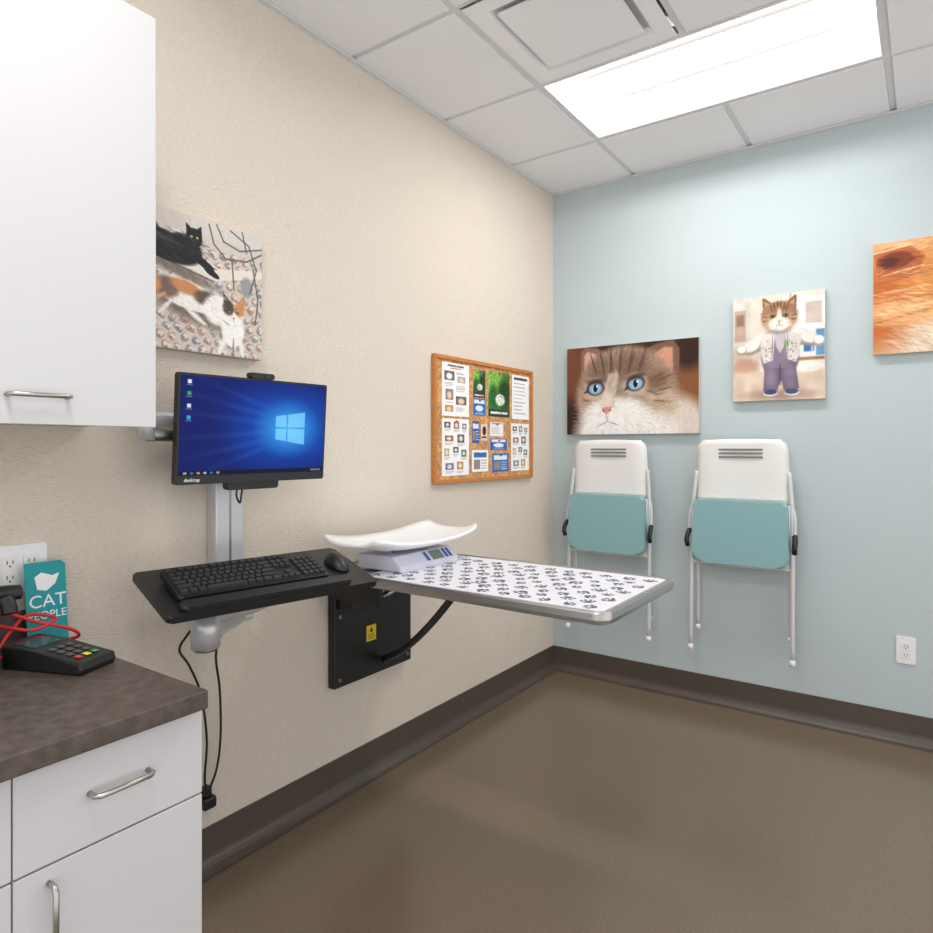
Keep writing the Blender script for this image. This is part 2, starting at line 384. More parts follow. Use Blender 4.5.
p.poly([(.285,.70),(.37,.69),(.35,.745),(.325,.78),(.30,.75)],(210,148,138),soft=2); p.ell(.30,.735,.008,.010,(120,70,66),soft=.6); p.ell(.352,.73,.008,.010,(120,70,66),soft=.6)
p.stroke((.325,.775),(.33,.86),.006,(130,96,90),.8); p.stroke((.33,.855),(.26,.91),.006,(130,100,95),.7); p.stroke((.33,.855),(.42,.9),.006,(130,100,95),.7)
for k in range(6): p.line([(.42,.79+.018*k),(.74,.68+.06*k)],.0018,(255,255,255),.5); p.line([(.24,.81+.015*k),(.04,.75+.05*k)],.0018,(255,255,255),.45)
canvas_back(p,.104,.838,1.346,1.832)
# -- cat in a costume
p=Pic(260,325,(228,217,204),.8)
p.rect(0,.72,1,1,(222,200,182)); p.rect(.0,.0,.2,.45,(214,208,202)); p.rect(.02,.12,.15,.42,(190,164,148)); p.rect(.04,.16,.13,.27,(150,122,108)); p.rect(0,.46,.3,.72,(210,192,174)); p.ell(.14,.66,.14,.07,(200,158,140),soft=.5)
p.rect(.70,.05,1,.64,(236,233,232)); p.rect(.78,.40,.89,.56,(62,116,170)); p.rect(.91,.36,1,.6,(96,146,186)); p.rect(.70,.61,1,.64,(156,118,90)); p.rect(.8,.10,.97,.3,(200,186,176)); p.rect(.86,.42,.88,.56,(200,215,230))
p.rect(.63,.0,.65,.5,(186,168,150)); p.rect(.70,.46,.74,.52,(110,150,90)); p.ell(.84,.70,.14,.05,(242,233,225))
p.ell(.52,.95,.36,.05,(176,150,134),soft=.9)
p.blur(4)
for (cx,cy,rx,ry,ro) in ((.33,.42,.13,.075,-20),(.21,.47,.11,.06,-22),(.73,.40,.12,.07,18),(.84,.43,.10,.055,20)):
    p.ell(cx+.005,cy+.020,rx*1.03,ry*1.05,(150,136,128),rot=ro,soft=.4); p.ell(cx,cy,rx,ry*.9,(238,233,229),rot=ro,soft=.4)
p.ell(.10,.510,.055,.042,(170,152,142),soft=.5); p.ell(.10,.497,.05,.035,(248,243,240),soft=.4); p.ell(.94,.470,.055,.047,(176,160,152),soft=.5); p.ell(.94,.457,.05,.038,(252,248,245),soft=.4)
p.ell(.53,.58,.205,.24,(112,99,122),soft=.12); p.ell(.50,.54,.15,.2,(138,124,146),soft=.8)
p.poly([(.36,.70),(.70,.70),(.735,.90),(.57,.91),(.54,.80),(.50,.91),(.345,.91)],(112,98,120),soft=3)
p.ell(.43,.80,.06,.10,(136,122,144),soft=.9); p.ell(.63,.80,.06,.10,(132,118,140),soft=.9); p.stroke((.53,.66),(.53,.86),.012,(82,70,92),.8)
p.poly([(.32,.39),(.48,.345),(.45,.62),(.35,.65),(.32,.55)],(224,218,213),soft=3); p.poly([(.58,.345),(.75,.39),(.74,.58),(.70,.65),(.61,.62)],(219,212,208),soft=3)
p.poly([(.46,.35),(.60,.35),(.57,.50),(.53,.56),(.49,.50)],(196,188,196),soft=3)
for k in range(40):
    x=R_.choice([R_.uniform(.34,.445),R_.uniform(.63,.73)]); y=R_.uniform(.41,.63); p.ell(x,y,R_.uniform(.006,.013),R_.uniform(.005,.010),R_.choice([(176,124,108),(120,128,156),(150,140,140),(240,236,232)]),soft=.6,al=.8)
for a,b_ in (((.45,.36),(.44,.63)),((.61,.36),(.615,.63)),((.36,.62),(.44,.64)),((.62,.64),(.71,.62))): p.stroke(a,b_,.007,(140,126,136),.7)
p.ell(.60,.47,.028,.03,(120,150,100),soft=.5,al=.8)
for cx in (.425,.655): p.ell(cx,.935,.078,.026,(226,222,220),soft=.3); p.ell(cx,.922,.070,.026,(62,78,118),soft=.3)
p.poly([(.345,.18),(.335,.03),(.355,.02),(.46,.09)],(136,100,74),soft=2); p.poly([(.58,.09),(.69,.02),(.71,.03),(.70,.18)],(136,100,74),soft=2); p.poly([(.365,.12),(.355,.055),(.42,.09)],(200,150,132),soft=3); p.poly([(.63,.09),(.685,.055),(.68,.12)],(200,150,132),soft=3)
p.ell(.52,.33,.13,.045,(150,130,120),soft=.7,al=.7)
p.ell(.52,.205,.195,.138,(158,118,84),soft=.15); p.ell(.41,.25,.08,.065,(190,154,122),soft=.7); p.ell(.63,.25,.08,.065,(190,154,122),soft=.7); p.ell(.52,.28,.11,.065,(240,233,226),soft=.4); p.poly([(.505,.14),(.535,.14),(.555,.26),(.485,.26)],(232,221,212),soft=4)
for a,b_ in [((.42,.09),(.45,.17)),((.46,.08),(.475,.15)),((.58,.08),(.565,.15)),((.62,.09),(.59,.17)),((.34,.20),(.40,.215)),((.34,.245),(.40,.24)),((.64,.215),(.70,.20)),((.64,.24),(.70,.25)),((.50,.07),(.505,.12)),((.54,.07),(.535,.12))]: p.stroke(a,b_,.010,(88,64,48),.7)
p.fur(.52,.2,.19,.13,500,.03,.003,lambda x,y: math.atan2(y-.24,(x-.52)*.8),seed=8,gain=.15)
for ex in (.448,.592): p.ell(ex,.205,.032,.017,(52,40,32),soft=.4); p.ell(ex,.206,.024,.013,(128,136,84),soft=.4); p.ell(ex,.205,.010,.013,(12,12,12),soft=.4)
p.poly([(.50,.250),(.54,.250),(.52,.268)],(196,122,114),soft=1); p.stroke((.52,.268),(.52,.29),.005,(120,86,78),.8); p.stroke((.52,.288),(.48,.30),.004,(120,86,78),.7); p.stroke((.52,.288),(.56,.30),.004,(120,86,78),.7)
p.grain(.06,26,22,10)
canvas_back(p,1.0,1.40,1.498,1.998)
# -- orange cat : long face close-up, near eye half closed
p=Pic(400,265,(206,130,70),1.5)
p.ell(.25,.0,.3,.3,(238,184,134),soft=.9); p.ell(.55,.45,.4,.5,(218,146,82),soft=.5); p.ell(.25,1.0,.6,.34,(232,206,182),soft=.7)
p.ell(.0,.6,.16,.4,(196,106,52),soft=.9); p.ell(.15,.62,.2,.12,(238,178,120),soft=.9)
p.blur(8)
p.poly([(.0,.10),(.07,.05),(.19,.06),(.26,.16),(.23,.27),(.13,.33),(.03,.31)],(186,104,64),soft=6)
p.poly([(.02,.14),(.09,.09),(.18,.11),(.21,.18),(.15,.24),(.06,.26)],(128,62,42),soft=5); p.ell(.075,.18,.05,.045,(84,38,28),soft=.7)
p.stroke((.0,.09),(.2,.04),.012,(250,214,168),.8); p.stroke((.04,.30),(.25,.24),.010,(250,212,164),.8)
for (a,b_,c) in (((.0,.38),(.24,.30),(164,84,42)),((.0,.46),(.28,.42),(250,212,164)),((.0,.54),(.3,.50),(174,96,48)),((.0,.72),(.3,.62),(170,96,48)),((.02,.64),(.3,.57),(252,220,178))): p.stroke(a,b_,.015,c,.6)
p.fur(.5,.5,.6,.6,3800,.07,.0038,lambda x,y:-.4+.8*y+.3*math.sin(x*6),seed=5,gain=.2,al=.5)
for k in range(50): 
    x=R_.random()*.35;y=.45+.5*R_.random(); p.stroke((x,y),(x+.08,y+.02),.0022,(255,236,210),.7)
for ex in (.5,.78):
    p.ell(ex,.42,.05,.06,(60,35,20)); p.ell(ex,.42,.04,.05,(190,170,60)); p.ell(ex,.42,.012,.045,(10,10,10))
p.ell(.64,.72,.12,.14,(244,232,220),soft=.5); p.ell(.64,.62,.03,.03,(220,130,120))
canvas_back(p,1.585,2.315,1.68,2.165)
# -- two cats on rug (left wall)
p=Pic(330,315,(208,199,192),1.05)
for i in range(12):
    for j in range(11):
        cx=.03+i*.09+(j%2)*.045; cy=.24+j*.075
        col=[(150,104,90),(100,106,124),(126,116,110),(168,126,108)][(i*3+j)%4]
        p.ell(cx,cy,.034,.032,col,rot=(i*37+j*50)%90,soft=.3,al=.7); p.ell(cx+.008,cy-.007,.023,.020,(222,213,204),soft=.3); p.ell(cx-.004,cy+.004,.010,.009,(146,98,84),al=.8)
p.warp(5,13,77); p.blur(1)
p.rect(.40,0,1,.12,(212,205,198)); p.poly([(0,.24),(.2,.22),(.62,.34),(1,.28),(1,.34),(.6,.44),(0,.32)],(228,220,209)); p.line([(0,.32),(.58,.45)],.006,(120,92,80)); p.line([(0,.235),(.6,.35)],.005,(110,108,112))
p.ell(.86,.44,.055,.08,(150,150,148),soft=.4)
for pts in ([(.54,.02),(.58,.16),(.68,.25),(.86,.23),(1,.14)],[(.60,.0),(.66,.12),(.80,.16),(1,.10)],[(.72,.02),(.88,.10),(.95,.28),(.89,.48)],[(.73,.24),(.75,.48)],[(.92,.28),(.965,.52),(.94,.72)],[(.82,.0),(.86,.16)]):
    p.line(pts,.0075,(92,92,94),.9)
p.ell(.30,.42,.3,.04,(110,98,92),rot=14,soft=.9,al=.8)
p.ell(.20,.26,.26,.105,(30,31,36),rot=12); p.ell(.05,.20,.12,.12,(34,35,40),rot=-10); p.ell(.36,.24,.13,.085,(26,27,31),rot=25)
p.ell(.42,.155,.064,.072,(26,27,31)); p.poly([(.360,.15),(.358,.055),(.415,.10)],(26,27,31),soft=1); p.poly([(.425,.10),(.478,.055),(.483,.15)],(26,27,31),soft=1); p.ell(.425,.19,.025,.022,(46,47,52),soft=.6)
p.ell(.50,.33,.09,.030,(26,27,31),rot=24); p.ell(.56,.385,.07,.024,(28,29,33),rot=24)
p.fur(.25,.24,.28,.12,500,.05,.004,lambda x,y:.3,seed=12,gain=.9,al=.35); p.ell(.16,.20,.14,.02,(86,90,100),rot=12,soft=.9,al=.5)
p.ell(.40,.15,.010,.008,(190,186,110)); p.ell(.445,.15,.010,.008,(190,186,110))
p.ell(.42,.71,.38,.07,(104,90,82),rot=14,soft=.9,al=.8)
p.ell(.36,.585,.27,.105,(240,235,230),rot=12,soft=.12); p.ell(.20,.56,.11,.08,(122,100,90),rot=-6,soft=.4); p.ell(.36,.535,.12,.05,(200,136,90),rot=12,soft=.4); p.ell(.50,.585,.08,.055,(98,80,72),soft=.5); p.ell(.12,.55,.05,.07,(206,144,98),soft=.5)
p.stroke((.05,.70),(.20,.61),.028,(206,160,124),1); p.stroke((.24,.66),(.16,.75),.024,(240,233,227),1); p.stroke((.36,.69),(.50,.78),.026,(242,236,231),1)
p.ell(.62,.66,.13,.12,(242,238,234),soft=.25); p.ell(.74,.80,.10,.13,(246,242,239),soft=.2); p.stroke((.67,.86),(.62,1.0),.03,(242,238,234),1); p.stroke((.80,.86),(.83,1.0),.03,(242,238,234),1)
p.stroke((.745,.86),(.74,1.0),.010,(140,124,114),.8); p.stroke((.655,.73),(.71,.76),.012,(170,156,148),.7)
p.ell(.745,.665,.092,.092,(244,240,236),soft=.12); p.ell(.70,.625,.048,.058,(84,68,62),soft=.4); p.ell(.795,.625,.045,.058,(204,138,86),soft=.4); p.poly([(.660,.63),(.655,.51),(.725,.59)],(78,64,60),soft=1); p.poly([(.77,.585),(.840,.51),(.835,.63)],(204,138,88),soft=1)
p.fur(.45,.65,.42,.22,1300,.032,.0028,lambda x,y:.35,seed=14,gain=.12,al=.45)
for ex in (.712,.778): p.ell(ex,.655,.015,.012,(50,50,40),soft=.4); p.ell(ex,.655,.010,.008,(120,136,80),soft=.4)
p.ell(.745,.70,.011,.008,(212,140,136)); p.stroke((.745,.705),(.745,.73),.004,(150,110,104),.8)
p.grain(.04,3,2,31)
Y0c,Y1c=-2.475,-2.062; Z0c,Z1c=1.556,1.95
g=group('cat_photo_canvas',(0,(Y0c+Y1c)/2,(Z0c+Z1c)/2)); w=(Y1c-Y0c)/2;h=(Z1c-Z0c)/2
box('stretcher',(.001,-w,-h),(.029,w,h),M_EDGE,g,bev=.002)
panel('print',p,(.030,-w+.001,h-.001),(0,2*w-.002,0),(0,0,-2*h+.002),M_VC,g)

# ================================================================ CORK BOARD
g=group('cork_bulletin_board',(0,(-1.143-.272)/2,(1.112+1.688)/2)); w=.4355;h=.288
p=Pic(220,150,(206,152,100),1.5); p.grain(.16,2,2,5); p.grain(.12,5,5,6)
panel('cork',p,(.012,-w+.015,h-.015),(0,2*w-.03,0),(0,0,-2*h+.03),M_VC,g)
box('backing',(.001,-w+.005,-h+.005),(.0115,w-.005,h-.005),M_OAK,g)
for n,lo,hi in (('rail_top',(.001,-w,h-.018),(.022,w,h)),('rail_bottom',(.001,-w,-h),(.022,w,-h+.018)),('stile_left',(.001,-w,-h+.018),(.022,-w+.018,h-.018)),('stile_right',(.001,w-.018,-h+.018),(.022,w,h-.018))):
    box(n,lo,hi,M_OAK,g,bev=.003)
def sheet(k,u0,v0,u1,v1,bg,kind):
    asp=(u1-u0)*2*w/((v1-v0)*2*h); W=max(30,int((u1-u0)*520)); H=max(30,int((v1-v0)*360))
    p=Pic(W,H,bg,asp)
    if kind=='doc':
        p.rect(.1,.05,.9,.11,(70,70,90))
        for i in range(9): p.rect(.1,.18+i*.085,.55+.35*random.random(),.198+i*.085,(165,165,172))
    if kind=='photos':
        p.rect(.2,.04,.8,.07,(90,90,100)); p.rect(.30,.09,.70,.11,(200,120,60))
        for n_,(a,b_,ww,hh) in enumerate(((.08,.16,.36,.17),(.56,.24,.30,.12),(.12,.50,.28,.20),(.50,.62,.40,.16),(.1,.80,.3,.12))):
            c=random.choice([(150,128,112),(190,140,96),(110,100,92),(170,172,184)]); p.rect(a,b_,a+ww,b_+hh,c); p.ell(a+ww*.5,b_+hh*.55,ww*.3,hh*.35,random.choice([(232,208,184),(248,248,248),(70,58,52),(206,150,100)]),soft=.5)
        for (a,y) in ((.52,.17),(.52,.19),(.1,.37),(.1,.40),(.1,.43),(.5,.42),(.5,.45),(.5,.48),(.5,.51),(.5,.83),(.5,.86),(.5,.89),(.12,.74)): p.rect(a,y,a+random.uniform(.25,.38),y+.012,(175,175,182))
    if kind=='letters':
        for (a,b_,ww,hh,c) in ((.08,.06,.22,.10,(60,60,66)),(.42,.05,.2,.13,(170,120,90)),(.74,.08,.16,.10,(90,110,150)),(.1,.30,.3,.10,(150,96,60)),(.56,.27,.26,.15,(96,92,90)),(.08,.52,.18,.14,(200,170,140)),(.40,.50,.2,.10,(70,70,74)),(.70,.55,.2,.12,(60,120,100)),(.12,.78,.3,.12,(110,120,150)),(.54,.76,.24,.14,(190,140,60))):
            p.rect(a,b_,a+ww,b_+hh,c); p.ell(a+ww*.5,b_+hh*.5,ww*.28,hh*.32,(235,228,220),soft=.6); p.rect(a,b_+hh+.02,a+ww*1.1,b_+hh+.032,(175,175,180)); p.rect(a,b_+hh+.045,a+ww*.8,b_+hh+.057,(185,185,190))
    if kind=='green':
        p.ell(.3,.25,.5,.3,(130,185,80),soft=.6); p.ell(.75,.5,.3,.35,(28,70,34),soft=.6); p.ell(.25,.55,.2,.25,(40,100,44),soft=.6); p.ell(.55,.62,.22,.13,(232,232,224),soft=.3); p.rect(0,.84,1,1,(40,60,44)); p.rect(.1,.89,.9,.94,(240,240,240)); p.grain(.3,3,3,k)
    if kind=='blue':
        p.rect(.08,.08,.92,.3,(235,244,250)); p.ell(.5,.58,.32,.18,(235,242,250),soft=.2); 
        for i in range(2): p.rect(.15,.82+i*.07,.85,.85+i*.07,(200,220,240))
    if kind=='card':
        p.rect(.1,.1,.9,.34,(240,246,250) if bg[0]<200 else (50,110,180)); p.rect(.1,.44,.5,.88,(150,140,135)); 
        for i in range(4): p.rect(.55,.46+i*.12,.9,.50+i*.12,(225,230,240) if bg[0]<200 else (170,170,176))
    if kind=='black':
        p.ell(.5,.4,.3,.28,(40,36,36)); p.rect(.1,.75,.9,.85,(60,60,70))
    y0=-w+2*w*u0;y1=-w+2*w*u1;z1=h-2*h*v0;z0=h-2*h*v1
    box('paper_%d'%k,(.0122,y0,z0),(.0134,y1,z1),M_WHT,g)
    panel('paper_print_%d'%k,p,(.0137,y0,z1),(0,y1-y0,0),(0,0,z0-z1),M_VC,g)
    cyl('pin_%d'%k,(.0137,(y0+y1)/2,z1-.01),(.022,(y0+y1)/2,z1-.01),.004,random.choice([M_RED,M_BLUEK,M_WHT]),g,seg=10)
Wt=(252,252,254)
S=[(.07,.05,.31,.47,Wt,'photos'),(.07,.49,.31,.94,Wt,'letters'),
(.35,.07,.47,.30,(60,70,80),'green'),(.35,.31,.47,.45,(30,110,190),'blue'),(.50,.06,.73,.45,(60,120,52),'green'),(.76,.06,.96,.46,Wt,'doc'),
(.34,.50,.41,.68,(30,90,170),'card'),(.43,.52,.49,.66,(236,214,204),'black'),(.52,.50,.66,.62,(244,244,248),'doc'),(.52,.64,.70,.74,(30,100,180),'blue'),
(.34,.74,.50,.92,Wt,'card'),(.54,.77,.72,.93,(40,110,190),'card'),(.75,.50,.96,.93,Wt,'letters')]
for k,s_ in enumerate(S): sheet(k+1,*s_)

# ================================================================ OUTLETS
def outlet(name,mw,gangs=1):
    g=group(name,mw=mw)
    w_=.035+.046*(gangs-1)/2
    prism('plate',rrect(-w_,-.0575,w_,.0575,.006),0.0,.006,M_WHT,g,bev=.002)
    for k in range(gangs):
        cx=(k-(gangs-1)/2)*.046
        prism('insert_%d'%(k+1),rrect(cx-.017,-.034,cx+.017,.034,.003),.0055,.0085,M_CHW,g)
        for s in (-1,1):
            for dx in (-.006,.006): box('slot_%d'%(k+1),(cx+dx-.001,s*.018-.004,.0085),(cx+dx+.001,s*.018+.005,.0088),M_BLK,g)
            cyl('ground_%d'%(k+1),(cx,s*.018-.009,.0085),(cx,s*.018-.009,.0088),.0022,M_BLK,g,seg=10)
outlet('wall_outlet',Matrix.Translation((1.705,0,.40))@Matrix(((1,0,0,0),(0,0,-1,0),(0,1,0,0),(0,0,0,1))))
outlet('wall_outlet',Matrix.Translation((0,-2.765,.985))@Matrix(((0,0,1,0),(1,0,0,0),(0,1,0,0),(0,0,0,1))),3)

# ================================================================ CHAIRS (folded, hung on the wall)
def chair(cx):
    g=group('folding_chair',(cx,0,.28))
    bm=bmesh.new(); N=14;Mz=14; V=[]
    for j in range(Mz+1):
        t=j/Mz; z=.735+.295*t; hw=.212-.010*t
        if t>.86: hw-=.03*((t-.86)/.14)**2
        if t<.2: hw+=.008*((.2-t)/.2)**2
        row=[]
        for i in range(N+1):
            s=2*i/N-1; row.append(bm.verts.new((s*hw,-.105+.018*(1-s*s)-.01*t+.028*(abs(s)**6),z+(.006*(1-s*s) if t>.99 else 0))))
        V.append(row)
    for j in range(Mz):
        for i in range(N): bm.faces.new((V[j][i],V[j][i+1],V[j+1][i+1],V[j+1][i]))
    o=frombm('back_shell',bm,M_CHW,g,True); md=o.modifiers.new('s','SOLIDIFY'); md.thickness=.014; md.offset=0
    for k in range(3):
        z=.985-.018*k
        prism('back_slot_%d'%(k+1),rrect(-.1,z-.004,.1,z+.004,.004),-.1085,-.098,M_SLOT,g,axis='y')
    out=rrect(-.208,.44,.208,.742,[.02,.02,.05,.05]); 
    out=[(x*(1+.05*(.742-z)/.3),z) for x,z in out]
    prism('seat_cushion',out,-.150,-.105,M_TEAL,g,axis='y',bev=.014,seg=4)
    out2=[(x*1.035,z-.010) for x,z in out]
    prism('seat_pan',out2,-.110,-.090,M_CHW,g,axis='y',bev=.004)
    for s in (-1,1):
        tube('front_leg_%d'%(s+2),[(s*.208,-.085,.88),(s*.222,-.10,.72),(s*.226,-.11,.5),(s*.228,-.125,.01)],.0105,M_TUBE,g)
        tube('rear_leg_%d'%(s+2),[(s*.205,-.07,.80),(s*.208,-.07,.5),(s*.21,-.06,.10)],.0095,M_TUBE,g)
        cyl('foot_%d'%(s+2),(s*.228,-.125,0),(s*.228,-.125,.03),.0125,M_WHT,g,seg=16)
        cyl('rear_foot_%d'%(s+2),(s*.21,-.06,.09),(s*.21,-.06,.115),.0115,M_WHT,g,seg=16)
        tube('armrest_%d'%(s+2),[(s*.236,-.115,.59),(s*.24,-.135,.57),(s*.24,-.15,.54),(s*.238,-.14,.515)],(.014,.011),M_BLK,g)
        tube('arm_tube_%d'%(s+2),[(s*.216,-.09,.74),(s*.234,-.105,.68),(s*.237,-.115,.59)],.008,M_TUBE,g)
        box('wall_hook_%d'%(s+2),(s*.12-.015,-.09,.86),(s*.12+.015,-.001,.89),M_STEELD,g,bev=.003)
    tube('cross_bar',[(-.225,-.108,.435),(0,-.112,.43),(.225,-.108,.435)],.009,M_TUBE,g)
chair(1.052); chair(.385)

# ================================================================ EXAM TABLE
g=group('fold_down_exam_table',(0,-1.597,.86)); x0,x1,hy=.06,1.130,.275
bm=bmesh.new()
def loop(pts,z): return [bm.verts.new((p_[0],p_[1],z)) for p_ in pts]
def shrink(d): return rrect(x0+d,-hy+d,x1-d,hy-d,[max(.004,.035-d),max(.004,.015-d*.6),max(.004,.015-d*.6),max(.004,.04-d)],8)
L_=[loop(shrink(.012),-.036),loop(shrink(.002),-.032),loop(shrink(0),-.022),loop(shrink(0),-.006),loop(shrink(.003),-.001),loop(shrink(.007),0),loop(shrink(.013),-.001),loop(shrink(.018),-.007)]
n=len(L_[0])
for a,b_ in zip(L_,L_[1:]):
    for k in range(n): bm.faces.new((a[k],a[(k+1)%n],b_[(k+1)%n],b_[k]))
bm.faces.new(L_[0]); bm.faces.new(L_[-1])
frombm('steel_top',bm,M_STEEL,g)
box('underframe_1',(.1,-.2,-.05),(.9,-.17,-.036),M_STEELD,g); box('underframe_2',(.1,.17,-.05),(.9,.2,-.036),M_STEELD,g)
box('wall_plate',(.001,-.155,-.46),(.036,.275,-.09),M_BLKM,g,bev=.006)
box('hinge_block',(.036,-.14,-.17),(.115,.06,-.06),M_BLKM,g,bev=.006)
box('hinge_arm_1',(.03,-.16,-.13),(.26,-.14,-.036),M_BLKM,g,bev=.004); box('hinge_arm_2',(.03,.19,-.13),(.26,.21,-.036),M_BLKM,g,bev=.004)
cyl('hinge_shaft',(.07,-.20,-.075),(.07,.24,-.075),.012,M_STEEL,g); cyl('hinge_disc',(.112,-.02,-.105),(.135,-.02,-.105),.024,M_STEEL,g)
tube('hinge_handle',[(.12,-.05,-.13),(.18,-.03,-.115),(.2,.01,-.085),(.2,.05,-.04)],.010,M_STEEL,g)
for i_,(yy,zz_) in enumerate(((-.13,-.43),(.25,-.43),(.25,-.12),(-.13,-.2))): cyl('bolt_%d'%(i_+1),(.036,yy,zz_),(.040,yy,zz_),.008,M_STEELD,g,seg=12)
tube('support_strut',[(.045,.09,-.41),(.20,.0,-.335),(.36,-.1,-.24),(.50,-.18,-.14),(.62,-.235,-.036)],(.014,.006),M_BLKM,g,flat=(0,0,1))
box('warning_label',(.0365,.01,-.325),(.0372,.062,-.265),M_YEL,g)
prism('warning_triangle',[(.026,-.291),(.046,-.291),(.036,-.273)],.0372,.0376,M_BLK,g,axis='x')
for k in range(3): box('warning_label_text_%d'%(k+1),(.0372,.018,-.317+.008*k),(.0375,.054,-.3145+.008*k),M_BLK,g)

# paw mat
g=group('paw_print_mat',(0,-1.597,.8535))
ma,mb,mc=.27,1.108,.253
prism('mat',rrect(ma,-mc,mb,mc,[.02,.01,.01,.025]),0,.004,M_MAT,g)
bm=bmesh.new()
def ellf(cx,cy,rx,ry,rot,z):
    vs=[]
    for k in range(12):
        a=2*math.pi*k/12; x=rx*math.cos(a);y=ry*math.sin(a); vs.append(bm.verts.new((cx+x*math.cos(rot)-y*math.sin(rot),cy+x*math.sin(rot)+y*math.cos(rot),z)))
    bm.faces.new(vs)
j=0; y=-mc+.034
while y<mc-.025:
    x=ma+.03+(.036 if j%2 else 0)
    while x<mb-.028:
        r=random.uniform(0,2*math.pi); px_=x+random.uniform(-.009,.009);py_=y+random.uniform(-.007,.007); s=random.uniform(.75,1.1)
        def T(a,b_): return (px_+s*(a*math.cos(r)-b_*math.sin(r)),py_+s*(a*math.sin(r)+b_*math.cos(r)))
        ellf(*T(0,-.006),.0135*s,.0105*s,r,.0046)
        for (tx,ty,tr) in ((-.018,.004,.4),(-.007,.0155,.12),(.007,.0155,-.12),(.018,.004,-.4)): ellf(*T(tx,ty),.0050*s,.0072*s,r+tr,.0046)
        x+=.070
    y+=.051; j+=1
frombm('paw_prints',bm,M_PAW,g)

# digital scale
g=group('digital_pet_scale',(.262,-1.600,.8583))
def wedge(pts,y0,y1,name,m,bev=.006): return prism(name,pts,y0,y1,m,g,axis='y',bev=bev,seg=3)
wedge([(-.10,0),(.095,0),(.095,.018),(.06,.05),(-.10,.05)],-.16,.165,'base',M_SCALE)
for n_,(yy0,yy1),m_ in (('display',(.02,.085),M_LCD),('button_1',(.095,.11),M_BLUEK),('button_2',(.118,.133),M_BLUEK),('button_3',(-.01,.005),M_BLUEK)):
    quads(n_,[((.0955-.002,yy0,.0215),(.0955-.002,yy1,.0215),(.0645,yy1,.0478),(.0645,yy0,.0478))],m_,g)
cyl('pillar_1',(-.03,-.09,.05),(-.03,-.09,.068),.02,M_SCALE,g); cyl('pillar_2',(-.03,.09,.05),(-.03,.09,.068),.02,M_SCALE,g)
bm=bmesh.new(); N=28;K=14;V=[]
for i in range(N+1):
    s=2*i/N-1; row=[]
    hw=.150*(1-.22*abs(s)**8)
    for k in range(K+1):
        t=2*k/K-1; row.append(bm.verts.new((-.02+t*hw, s*.290*(1-.03*t*t), .068+.030*abs(s)**2.4+.024*abs(t)**3)))
    V.append(row)
for i in range(N):
    for k in range(K): bm.faces.new((V[i][k],V[i+1][k],V[i+1][k+1],V[i][k+1]))
o=frombm('weighing_tray',bm,M_WHT,g,True); md=o.modifiers.new('s','SOLIDIFY'); md.thickness=.013; md.offset=0

# ================================================================ WORKSTATION
g=group('wall_mounted_workstation_arm',(0,-2.19,1.1))
box('wall_track',(.001,-.05,-.30),(.045,.05,.24),M_ALU,g,bev=.006)
box('track_groove',(.045,-.004,-.30),(.0453,.004,.24),M_STEELD,g)
box('arm_carriage',(.045,-.045,.19),(.075,.045,.29),M_ALU,g,bev=.008)
tube('arm_link_1',[(.06,0,.255),(.075,-.12,.255),(.09,-.285,.25)],(.022,.014),M_ALU,g,flat=(0,0,1))
cyl('arm_elbow',(.092,-.29,.195),(.092,-.29,.28),.022,M_ALU,g)
tube('arm_link_2',[(.092,-.29,.21),(.125,-.12,.21),(.145,-.01,.215)],(.018,.012),M_STEELD,g,flat=(0,0,1))
box('vesa_plate',(.138,-.055,.17),(.152,.055,.28),M_BLK,g,bev=.004)
box('lower_carriage',(.04,-.05,-.35),(.10,.05,-.26),M_ALU,g,bev=.01)
tube('lower_link',[(.08,.0,-.325),(.14,-.09,-.32),(.20,-.19,-.315)],(.034,.026),M_ALU,g,flat=(0,0,1))
cyl('lower_joint',(.2,-.185,-.36),(.2,-.185,-.27),.038,M_ALU,g)
cyl('lower_joint_cap',(.2,-.185,-.368),(.2,-.185,-.36),.030,M_STEELD,g)
tube('tray_link',[(.2,-.185,-.265),(.25,-.09,-.26),(.27,-.0,-.235)],(.026,.03),M_ALU,g,flat=(0,0,1))
cyl('tray_joint',(.27,-.03,-.26),(.26,-.035,-.2),.035,M_ALU,g)

TW=Matrix.Translation((.270,-2.243,.916))@Euler((0,.285,-.173)).to_matrix().to_4x4()
g=group('keyboard_tray',mw=TW)
prism('shelf',rrect(-.125,-.305,.132,.305,.012),-.018,0,M_BLK,g,bev=.004)
prism('wrist_rest',rrect(.085,-.27,.122,.22,.015),0,.014,M_BLKM,g,bev=.006,seg=3)
box('tilt_bracket',(-.06,-.08,-.03),(.06,.08,-.018),M_BLKM,g,bev=.004)
KW=TW@Matrix.Translation((.002,-.045,.0075))@Euler((0,.09,0)).to_matrix().to_4x4()
g=group('computer_keyboard',mw=KW)
prism('body',rrect(-.072,-.215,.072,.215,.012),0,.014,M_BLK,g,bev=.004)
box('rear_feet',(-.068,-.19,-.012),(-.055,.19,.001),M_BLK,g)
bm=bmesh.new()
def key(x,y,wx,wy):
    z0,z1=.0135,.0205; a=.0012;t=.0026
    B=[(x-wx+a,y-wy+a,z0),(x+wx-a,y-wy+a,z0),(x+wx-a,y+wy-a,z0),(x-wx+a,y+wy-a,z0)];T_=[(x-wx+t,y-wy+t,z1),(x+wx-t,y-wy+t,z1),(x+wx-t,y+wy-t,z1),(x-wx+t,y+wy-t,z1)]
    b0=[bm.verts.new(p_) for p_ in B];t0=[bm.verts.new(p_) for p_ in T_]
    bm.faces.new(t0)
    for k in range(4): bm.faces.new((b0[k],b0[(k+1)%4],t0[(k+1)%4],t0[k]))
u=.0185
